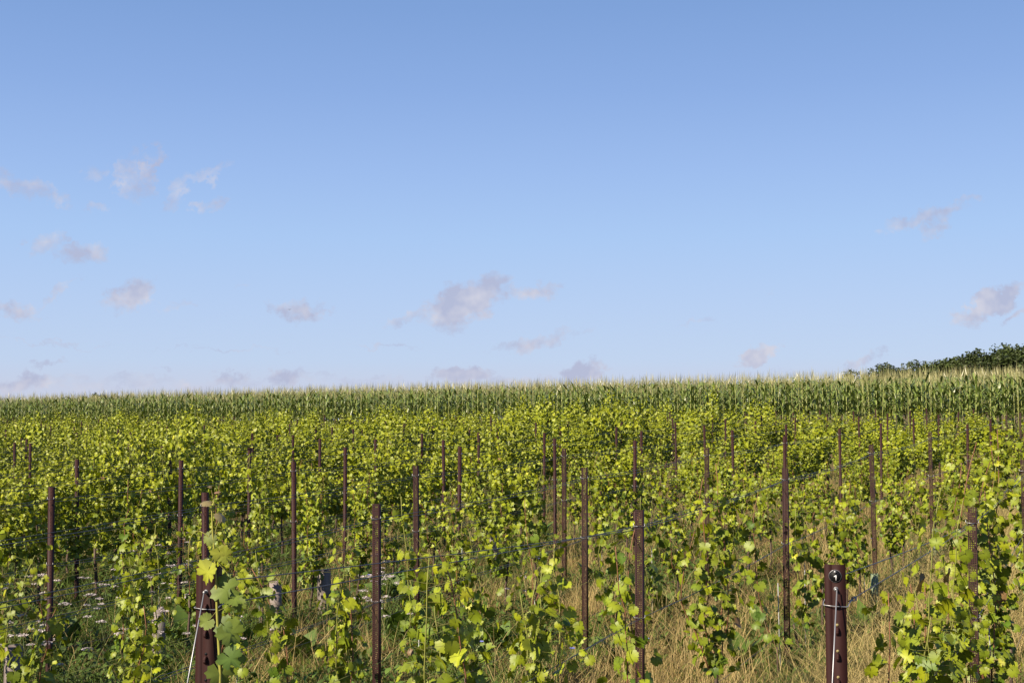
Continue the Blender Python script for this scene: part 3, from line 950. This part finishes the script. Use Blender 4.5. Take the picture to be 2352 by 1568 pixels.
# ------------------------------------------------------------------ grass and weeds
def sample_ground(r, n, y0, y1, power=1.0, margin=1.5):
    u = r.random(n)
    if power == 0: y = y0 + (y1 - y0) * u
    else: y = y0 * (y1 / y0) ** (u ** power)
    x = r.uniform(-1, 1, n) * (y * .40 + margin)
    return x, y


def dryness(x, y):
    """0 green .. 1 dry straw; the left is greener, patches everywhere"""
    s = x / np.maximum(y, 1)
    return np.clip(.34 + 1.15 * s + .30 * np.sin(x * 1.9 + 1.3 * np.sin(y * .9)) + .22 * np.sin(y * 1.7 + x * .6 + 2), 0, 1)


def blades(acc, r, x, y, h, w, lean, cols, seg=3):
    n = len(x)
    z = ground_z(x, y) - .01
    az = r.uniform(0, 2 * PI, n); fa = r.uniform(0, 2 * PI, n)
    dx = np.cos(az) * lean * h; dy = np.sin(az) * lean * h
    sx = np.cos(fa) * w * .5; sy = np.sin(fa) * w * .5
    rows = []
    ts = [0, .4, .75, 1]
    for t in ts:
        cx = x + dx * t * t; cy = y + dy * t * t; cz = z + h * (t - .25 * np.minimum(lean, 1.4) * t * t)
        if t < 1:
            k = 1 - .5 * t
            rows += [np.stack([cx - sx * k, cy - sy * k, cz], -1), np.stack([cx + sx * k, cy + sy * k, cz], -1)]
        else: rows.append(np.stack([cx, cy, cz], -1))
    v = np.stack(rows, 1)
    off = (np.arange(n) * 7)[:, None, None]
    q = np.array([[0, 1, 3, 2], [2, 3, 5, 4]])[None] + off; tr = np.array([[4, 5, 6]])[None] + off
    acc.add(v.reshape(-1, 3), [q.reshape(-1, 4), tr.reshape(-1, 3)], np.repeat(cols, 7, 0))


r = np.random.default_rng(21)
# clumps: blades gather round tuft centres
def tufty(n, y0, y1, nc, spread):
    cx, cy = sample_ground(r, nc, y0, y1)
    i = r.integers(0, nc, n)
    return cx[i] + r.normal(0, spread, n), cy[i] + r.normal(0, spread, n)


def rowdist(x, y):
    q = (X0 + T * (y - 4.2) - x) / SPC
    return np.abs(q - np.round(q)) * SPC


acc = Acc()
x, y = sample_ground(r, 150000, 8.0, 46); d = dryness(x, y); k = r.random(len(x)) > d * .75; x = x[k]; y = y[k]
h = r.uniform(.06, .24, len(x)) * (1 + .5 * (rowdist(x, y) < .35))
c = np.array([.125, .19, .03]) * r.uniform(.6, 1.5, (len(x), 1)) + np.array([.10, .06, 0]) * r.random((len(x), 1)) * d[k][:, None]
blades(acc, r, x, y, h, r.uniform(.005, .010, len(x)), r.uniform(.2, 1.3, len(x)), c)
x, y = tufty(45000, 8.5, 40, 900, .10); k = r.random(len(x)) > dryness(x, y) * .8; x = x[k]; y = y[k]
c = np.array([.14, .21, .03]) * r.uniform(.6, 1.4, (len(x), 1))
blades(acc, r, x, y, r.uniform(.15, .42, len(x)), r.uniform(.005, .010, len(x)), r.uniform(.3, 1.3, len(x)), c)
n = 26000
y = 8.5 * (30 / 8.5) ** r.random(n); x = row_x(0, y) - 1.0 + r.normal(0, .55, n)
c = np.array([.15, .20, .04]) * r.uniform(.6, 1.3, (n, 1))
blades(acc, r, x, y, r.uniform(.10, .34, n), r.uniform(.005, .009, n), r.uniform(.2, 1.3, n), c)
tag(obj('green_grass', acc.mesh('green_grass', M_GRASS)), 'green grass growing between and under the vine rows', 'grass', kind='stuff')

acc = Acc()
x, y = sample_ground(r, 190000, 8.0, 46); d = dryness(x, y); k = r.random(len(x)) < .12 + d; x = x[k]; y = y[k]
c = np.array([.60, .44, .18]) * r.uniform(.55, 1.25, (len(x), 1)) * np.stack([np.ones(len(x)), r.uniform(.85, 1.05, len(x)), r.uniform(.7, 1.15, len(x))], -1)
blades(acc, r, x, y, r.uniform(.05, .26, len(x)), r.uniform(.004, .008, len(x)), r.uniform(.4, 2.4, len(x)), c)
x, y = tufty(75000, 8.5, 40, 1000, .13); k = r.random(len(x)) < .05 + dryness(x, y) ** 1.5; x = x[k]; y = y[k]
c = np.array([.64, .48, .20]) * r.uniform(.6, 1.2, (len(x), 1))
blades(acc, r, x, y, r.uniform(.25, .62, len(x)), r.uniform(.0035, .006, len(x)), r.uniform(.1, .8, len(x)), c)
# reddish brown flattened stems
x, y = tufty(22000, 8.5, 30, 130, .28)
c = np.array([.30, .13, .06]) * r.uniform(.6, 1.3, (len(x), 1))
blades(acc, r, x, y, r.uniform(.06, .22, len(x)), r.uniform(.004, .008, len(x)), r.uniform(1, 3, len(x)), c)
# tall ripe grass in the lane beside the number 1 post
n = 20000
y = 8.5 * (26 / 8.5) ** r.random(n); x = row_x(0, y) - 1.0 + r.normal(0, .42, n)
c = np.array([.66, .52, .21]) * r.uniform(.6, 1.15, (n, 1))
blades(acc, r, x, y, r.uniform(.22, .62, n), r.uniform(.0035, .0065, n), r.uniform(.2, 1.3, n), c)
tag(obj('dry_grass', acc.mesh('dry_grass', M_GRASS)), 'dry straw coloured grass and flattened stems in the lanes between vines', 'grass', kind='stuff')

# broad leaved weeds
WV = np.array([(0, 0, 0), (-.22, .3, .10), (.22, .3, .10), (0, .33, .06), (-.26, .65, .12), (.26, .65, .12), (0, .68, .10), (0, 1.0, .0)])
WF = [np.array([[0, 3, 1, 1], [0, 2, 3, 3]])[:, :3], np.array([[1, 3, 6, 4], [3, 2, 5, 6]]), np.array([[4, 6, 7], [6, 5, 7]])]


def weed_leaves(acc, r, x, y, z, ln, cols, up=(.1, 1.1)):
    n = len(x); az = r.uniform(0, 2 * PI, n); el = r.uniform(up[0], up[1], n)
    tip = np.stack([np.cos(az), np.sin(az), el], -1); nor = np.stack([-np.cos(az) * el, -np.sin(az) * el, np.ones(n)], -1) + r.normal(0, .3, (n, 3))
    M = frames(tip, nor) * ln[:, None, None]
    M[:, :, 0] *= r.uniform(.5, 1.1, (n, 1))
    scatter(acc, WV, WF, M, np.stack([x, y, z], -1), cols)


acc = Acc()
x, y = tufty(60000, 8.5, 42, 4200, .09); k = r.random(len(x)) > dryness(x, y) * .85; x = x[k]; y = y[k]; n = len(x)
weed_leaves(acc, r, x, y, ground_z(x, y) + r.uniform(0, .26, n) * (1.3 - dryness(x, y)), r.uniform(.035, .095, n), np.array([.11, .175, .028]) * r.uniform(.55, 1.5, (n, 1)))
tag(obj('low_weeds', acc.mesh('low_weeds', M_GRASS)), 'low green broad leaved weeds covering the ground at the left and centre', 'weeds', kind='stuff')


SEEN = set()
def whereis(what, x, y):
    best = min(IND, key=lambda c: (row_x(c[0], c[2]) - x) ** 2 + (c[2] - y) ** 2)
    for w in ('by', 'near', 'just left of', 'just right of', 'behind', 'before', 'close to', 'beside'):
        t = '%s %s the %s vine of the %s row from the right' % (what, w, ordw(best[1]), ordw(best[0]))
        if t not in SEEN: break
    SEEN.add(t)
    return t


def place(me, name, xs, label, cat, group, smin=.8, smax=1.2):
    for i, (x, y) in enumerate(xs):
        o = obj(name, me[i % len(me)]); s = vr.uniform(smin, smax)
        o.location = (x, y, gz(x, y)); o.rotation_euler = (0, 0, vr.uniform(0, 6.28)); o.scale = (s, s, s)
        tag(o, whereis(label, x, y), cat, group)


def dock(seed):
    r = np.random.default_rng(seed); a = Acc(); n = 11
    weed_leaves(a, r, r.normal(0, .02, n), r.normal(0, .02, n), np.full(n, .02), r.uniform(.2, .38, n), np.array([.12, .19, .03]) * r.uniform(.7, 1.3, (n, 1)), (.3, 2.2))
    return a.mesh('dock_plant', M_LEAF)


DK = [dock(i) for i in range(4)]
def at_px(px, py):                          # ground point seen at a picture position
    for yy in np.arange(6, 60, .05):
        x = (px - 1176) / F * yy
        if EYE - (py - 960) / F * yy <= gz(x, yy): return x, yy
    return (px - 1176) / F * 30, 30
place(DK, 'dock_plant', [at_px(*p) for p in [(1520, 1420), (1350, 1350), (1245, 1440), (1075, 1330), (830, 1545), (640, 1400), (740, 1390), (1410, 1540), (1565, 1520), (1740, 1470), (1700, 1545), (560, 1500), (690, 1530), (905, 1480),
      (1990, 1480), (1990, 1395), (1840, 1310), (1890, 1390), (420, 1480), (250, 1540), (900, 1380), (150, 1500), (1330, 1500), (1620, 1330), (1140, 1500), (1240, 1250), (1000, 1250), (2050, 1540), (300, 1440), (780, 1460)]],
      'broad leaved dock', 'weed', 'dock plants in the grass')


def yarrow(seed):
    r = np.random.default_rng(seed); a = Acc(); heads = []
    for s in range(r.integers(3, 6)):
        b = Acc(); heads.append(b)
        top = np.array([r.normal(0, .14), r.normal(0, .14), r.uniform(.38, .62)])
        tube(a, shoot_path(r, (0, 0, 0), top, 5, .01), .0022, (.10, .14, .04), 4)
        n = 46
        rr = np.sqrt(r.random(n)) * r.uniform(.03, .055); t = r.uniform(0, 6.28, n)
        P = top + np.stack([rr * np.cos(t), rr * np.sin(t), .012 - rr * .25 + r.normal(0, .003, n)], -1)
        hx = np.array([(math.cos(q) * .5, math.sin(q) * .5, 0) for q in np.arange(6) * PI / 3])
        M = frames(r.normal(0, 1, (n, 3)) * [1, 1, .2], np.array([0, 0, 1.]) + r.normal(0, .35, (n, 3))) * .016
        scatter(b, hx, [np.arange(6).reshape(1, -1)], M, P, np.array([.78, .68, .66]) * r.uniform(.8, 1.1, (n, 1)))
    return a.mesh('stem', M_STEM), [b.mesh('flower_head', M_FLOWER) for b in heads]


YR = [yarrow(i) for i in range(4)]
yp = [(300, 1285), (335, 1300), (270, 1265), (370, 1300), (395, 1330), (410, 1365), (385, 1375), (250, 1400), (310, 1355), (275, 1310), (330, 1275), (230, 1420), (415, 1395), (120, 1480), (20, 1490), (60, 1525), (110, 1440), (360, 1515), (345, 1495),
      (40, 1370), (90, 1385), (865, 1410), (890, 1420), (880, 1360), (905, 1385), (480, 1500), (560, 1470), (260, 1470), (150, 1545), (830, 1400), (1190, 1360), (445, 1250), (860, 1340), (1060, 1150), (1090, 1170), (210, 1340)]
for i, p in enumerate(yp):
    x, y = at_px(p[0], p[1] + 75)
    e = empty('yarrow_plant'); e.location = (x, y, gz(x, y)); e.rotation_euler = (0, 0, vr.uniform(0, 6)); s = vr.uniform(.85, 1.15); e.scale = (s, s, s)
    obj('stem', YR[i % 4][0], e)
    for hm in YR[i % 4][1]: obj('flower_head', hm, e)
    tag(e, whereis('white yarrow', x, y), 'flower', 'white yarrow in the weeds')


def chicory():
    r = np.random.default_rng(3); a = Acc(); b = Acc()
    for s in range(1):
        top = np.array([r.normal(0, .1), r.normal(0, .1), r.uniform(.35, .5)])
        tube(a, [(0, 0, 0), top * .5 + np.array([.02, 0, 0]), top], .002, (.10, .14, .05), 4)
        pv = np.array([(0, 0, 0), (.3, .5, .05), (.2, 1, .1), (-.2, 1, .1), (-.3, .5, .05)])
        n = 12; t = np.arange(n) * 2 * PI / n
        M = frames(np.stack([np.cos(t), np.sin(t) - .2, .3 + 0 * t], -1), np.tile([0, -.3, 1.], (n, 1))) * .024
        scatter(b, pv, [np.arange(5).reshape(1, -1)], M, np.tile(top, (n, 1)), np.tile([.24, .27, .72], (n, 1)))
    return a.mesh('stem', M_STEM), b.mesh('petals', M_FLOWER)


CH = chicory()
for i, p in enumerate([(1022, 1352), (1080, 1518), (1445, 1515), (1880, 1195), (1872, 1210), (1900, 1215), (1185, 1300), (800, 1340), (1960, 1250), (1250, 1540)]):
    x, y = at_px(p[0], p[1] + 70)
    e = empty('chicory_plant'); e.location = (x, y, gz(x, y)); e.rotation_euler = (0, 0, vr.uniform(-.4, .4))
    obj('stem', CH[0], e); obj('petals', CH[1], e)
    tag(e, whereis('blue chicory', x, y), 'flower', 'blue chicory in the grass')

# ------------------------------------------------------------------ maize
def maize_arrays(seed, full=True, simple=False):
    r = np.random.default_rng(seed)
    H = r.uniform(2.35, 2.6)
    st = Acc(); lf = Acc(); ts = Acc()
    lx, ly = r.normal(0, .04), r.normal(0, .04)
    zlo = 0 if full else 1.3
    tube(st, [(lx * zlo / H, ly * zlo / H, zlo - (.05 if full else 0)), (lx * .6, ly * .6, 1.6), (lx, ly, H)], [.015, .012, .007], (.38, .40, .12), 4 if not simple else 3)
    plane = r.uniform(0, PI)
    zs = np.arange(.35 if full else 1.4, H - .12, .17 if not simple else .2)
    for i, z in enumerate(zs):
        az = plane + (PI if i % 2 else 0) + r.normal(0, .35)
        L = r.uniform(.5, .82) * (1 - .35 * max(0, (z - 1.9) / .7)); W = r.uniform(.065, .095)
        ns = 6 if not simple else 4
        t = np.linspace(0, 1, ns)
        e0 = r.uniform(.7, 1.25); e1 = r.uniform(-1.3, .2) if r.random() < .75 else r.uniform(.3, .8)
        el = e0 + (e1 - e0) * t ** 1.2
        ds = L / (ns - 1)
        hx = np.concatenate([[0], np.cumsum(np.cos(el[:-1]) * ds)]); hz = np.concatenate([[0], np.cumsum(np.sin(el[:-1]) * ds)])
        w = W * np.sin(np.clip(.25 + t * .9, 0, 1) * PI) ** .7 * .5; w[-1] = .002; w = np.maximum(w, .002)
        tw = r.normal(0, .5) * t
        c, s = math.cos(az), math.sin(az)
        ctr = np.stack([lx * z / H + hx * c, ly * z / H + hx * s, z + hz], -1)
        sd = np.stack([-s * np.cos(tw), c * np.cos(tw), np.sin(tw)], -1)
        up = np.array([0, 0, .25])
        v = np.stack([ctr - sd * w[:, None] + up * w[:, None], ctr, ctr + sd * w[:, None] + up * w[:, None]], 1).reshape(-1, 3)
        q = np.array([[3 * a + b, 3 * a + b + 1, 3 * a + b + 4, 3 * a + b + 3] for a in range(ns - 1) for b in (0, 1)])
        col = np.array([.125, .170, .034]) * r.uniform(.75, 1.35)
        cols = np.repeat(col[None], len(v), 0); cols[1::3] *= 1.7
        lf.add(v, q, cols)
    nb = r.integers(5, 8) if not simple else 3
    tv = np.array([(-.5, 0, 0), (.5, 0, 0), (.35, .6, 0), (-.35, .6, 0), (0, 1, 0)]); tf = [np.array([[0, 1, 2, 3]]), np.array([[3, 2, 4]])]
    base = np.stack([np.full(nb, lx), np.full(nb, ly), H + r.uniform(0, .1, nb)], -1)
    d = np.stack([r.normal(0, .28, nb), r.normal(0, .28, nb), np.ones(nb)], -1); d[0] = (0, 0, 1.)
    M = frames(d, r.normal(0, 1, (nb, 3))); ln = r.uniform(.22, .36, nb); ln[0] = .42
    M[:, :, 1] *= ln[:, None]; M[:, :, 0] *= .012
    scatter(ts, tv, tf, M, base, np.array([.44, .41, .18]) * r.uniform(.7, 1.2, (nb, 1)))
    return st, lf, ts


MZ = []
for i in range(10):
    st, lf, ts = maize_arrays(50 + i)
    MZ.append((st.mesh('stalk', M_STEM), lf.mesh('leaves', M_MAIZE), ts.mesh('tassel', M_STEM)))
ed = np.array([1, -.7]) / math.hypot(1, .7); nv = np.array([.7, 1]) / math.hypot(1, .7)
front = []
back = []
mr = random.Random(4)
s = -110.0
P0 = np.array([0, 57.6])
while s < 60:
    for rw in range(30):
        p = P0 + ed * (s + mr.uniform(-.07, .07)) + nv * (rw * .72 + mr.uniform(-.09, .09))
        px = px_of(*p)
        if -900 < px < 2950 and p[1] > 20:
            inside = -160 < px < 2520
            if inside or rw < 12: (front if rw == 0 else back).append((p[0], p[1], rw))
    s += .19
front.sort(key=lambda p: math.hypot(p[0], p[1]) + (0 if -60 < px_of(p[0], p[1]) < 2400 else 1000))
extra = front[300:]
front = front[:300]
for i, (x, y, rw) in enumerate(front):
    st, lf, ts = MZ[mr.randrange(10)]
    e = empty('maize_plant'); e.location = (x, y, gz(x, y)); s = mr.uniform(.90, 1.08)
    s *= 1.06
    e.scale = (s, s, s); e.rotation_euler = (0, 0, mr.uniform(0, 6.28))
    obj('stalk', st, e); obj('leaves', lf, e); obj('tassel', ts, e)
    tag(e, 'tall green maize plant with pale tassel along the front edge of the maize field', 'maize plant', 'maize plants along the field edge')


def pack(full, simple, seed, n):
    out = []
    for i in range(n):
        accs = maize_arrays(seed + i, full, simple)
        A = Acc()
        for q in accs:
            off = A.n
            for f in q.f: A.f.append(f + off)
            A.v += q.v; A.c += q.c; A.n += q.n
        out.append((np.concatenate(A.v), A.f, np.concatenate(A.c)))
    return out


PK = pack(True, False, 200, 6); PKs = pack(False, True, 300, 6)
big = Acc()
for (x, y, rw) in extra + back:
    v, fs, c = (PK if rw < 2 else PKs)[mr.randrange(6)]
    th = mr.uniform(0, 6.28); s = mr.uniform(.88, 1.09) * 1.06; cz, sz = math.cos(th) * s, math.sin(th) * s
    R = np.array([[cz, -sz, 0], [sz, cz, 0], [0, 0, s]])
    off = big.n
    big.v.append((v @ R.T + np.array([x, y, gz(x, y)])).astype(np.float32)); big.c.append((c * mr.uniform(.85, 1.12)).astype(np.float32))
    for f in fs: big.f.append(f + off)
    big.n += len(v)
# group faces by size so the mesh builder stays quick
tr = [f for f in big.f if f.shape[1] == 3]; qd = [f for f in big.f if f.shape[1] == 4]
big.f = [np.concatenate(tr), np.concatenate(qd)]
tag(obj('maize_field', big.mesh('maize_field', M_MAIZE)), 'dense maize field with pale tassels behind the front plants', 'maize', kind='stuff')

# ------------------------------------------------------------------ trees
def make_tree(seed):
    r = np.random.default_rng(seed)
    e = empty('tree')
    a = Acc()
    tube(a, [(0, 0, -.3), (.05, 0, 1.2), (.1, .05, 3.0), (.12, 0, 4.6)], [.22, .17, .11, .05], (.09, .07, .05), 7)
    nb = 11
    cl = []
    for i in range(nb):
        t = r.uniform(0, 2 * PI); z0 = r.uniform(1.2, 3.4); L = r.uniform(1.0, 2.1); z1 = z0 + r.uniform(.3, 1.8)
        p1 = (math.cos(t) * L, math.sin(t) * L, z1)
        tube(a, [(.06, .02, z0), (p1[0] * .5, p1[1] * .5, (z0 + z1) / 2 + .1), p1], [.06, .04, .015], (.09, .07, .05), 5)
        cl.append((p1, r.uniform(.45, .85)))
    obj('trunk', a.mesh('trunk', M_STEM), e)
    for i in range(13):
        t = r.uniform(0, 2 * PI); rad = r.uniform(0, 1.5); cl.append(((math.cos(t) * rad, math.sin(t) * rad, r.uniform(2.6, 5.3) - rad * .6), r.uniform(.45, .95)))
    b = Acc()
    for (c, R) in cl:
        n = int(170 * R * R) + 40
        d = nrm(r.normal(0, 1, (n, 3))); rr = R * r.uniform(.35, 1.12, (n, 1)) ** .6
        P = np.array(c) + d * rr * [1, 1, .8]
        s = r.uniform(.10, .24, n)
        M = frames(r.normal(0, 1, (n, 3)), d + r.normal(0, .5, (n, 3)) + [0, 0, .4]) * s[:, None, None]
        scatter(b, v2, [L2[0][1][0]], M, P, np.array([.050, .070, .016]) * r.uniform(.5, 1.6, (n, 1)) * r.uniform(.8, 1.25))
    obj('crown', b.mesh('crown', M_TREE), e)
    return e


TR = [make_tree(70 + i) for i in range(5)]
tused = [False] * 5
# px, y of the crown's top in the picture, depth
TS = [(1990, 852, 150), (2050, 842, 152), (2112, 843, 150), (2140, 838, 147), (2190, 829, 148), (2220, 822, 144), (2245, 816, 142), (2306, 806, 140), (2335, 800, 141), (2370, 792, 137), (2005, 843, 150), (2035, 836, 146), (2068, 836, 143), (2093, 838, 140), (2128, 842, 143), (2150, 833, 139), (2178, 826, 141), (2205, 821, 137), (2232, 813, 135), (2262, 806, 131), (2292, 804, 134), (2318, 799, 128), (2350, 792, 130), (2388, 785, 127), (2425, 780, 130), (2160, 845, 150), (2270, 820, 145)]
TS.sort()
for i, (px, py, yy) in enumerate(TS):
    x = (px - 1176) / F * yy; z = EYE + (960 - py) / F * yy; g = gz(x, yy) - .6
    e = TR[i % 5] if not tused[i % 5] else copy_tree(TR[i % 5]); tused[i % 5] = True
    s = (z - g) / 5.6
    e.location = (x, yy, g); w = s * mr.uniform(.8, 1.0); w *= 1.4; e.scale = (w, w, s); e.rotation_euler = (0, 0, mr.uniform(0, 6.28))
    tag(e, 'dark green tree beyond the maize, %s from the left in the tree line' % ordw(i), 'tree', 'trees beyond the maize field')
for i, (px, py, yy) in enumerate([(178, 899, 200), (196, 896, 203), (212, 898, 200), (228, 898, 204), (242, 901, 200)]):
    x = (px - 1176) / F * yy; z = EYE + (960 - py) / F * yy; g = gz(x, yy)
    e = copy_tree(TR[i % 5]); s = (z - g) / 5.6; e.location = (x, yy, g); e.scale = (s * .7, s * .7, s); e.rotation_euler = (0, 0, mr.uniform(0, 6.28))
    tag(e, '%s distant small tree top showing over the maize at the left' % ['leftmost', 'second from left', 'middle', 'second from right', 'rightmost'][i], 'tree', 'distant tree tops over the maize')

# ------------------------------------------------------------------ bird
def bird():
    yy = 130.; u, v = px_uv(661, 708)
    e = empty('bird'); e.location = (u * yy, yy, EYE + v * yy); e.rotation_euler = (math.radians(10), math.radians(25), math.radians(-60))
    tag(e, 'tiny dark bird flying in front of a small cloud at the left', 'bird')
    a = Acc(); tube(a, [(-.10, 0, 0), (-.06, 0, .01), (0, 0, .012), (.05, 0, .01), (.075, 0, .012), (.09, 0, .005)], [.006, .018, .022, .017, .012, .002], (1, 1, 1), 8)
    a.add([(-.08, 0, 0), (-.16, .03, 0), (-.13, 0, .004), (-.16, -.03, 0)], np.array([[0, 1, 2, 3]]), (1, 1, 1))
    obj('body', a.mesh('body', M_BIRD, True), e)
    for s in (-1, 1):
        b = Acc(); vv = [(.04, 0, .012), (.05, .09 * s, .05), (-.02, .20 * s, .03), (-.01, .09 * s, .045), (-.04, .01 * s, .01)]
        b.add(vv + [(x_, y_, z_ - .004) for x_, y_, z_ in vv], [np.array([[0, 1, 3, 4], [5, 9, 8, 6]]), np.array([[1, 2, 3], [6, 8, 7]])], (1, 1, 1))
        obj('wing', b.mesh('wing', M_BIRD), e)


bird()
print('objects', len(bpy.data.objects), 'vines', len(cand), 'posts', len(ALLPOSTS), 'maize back', len(back))
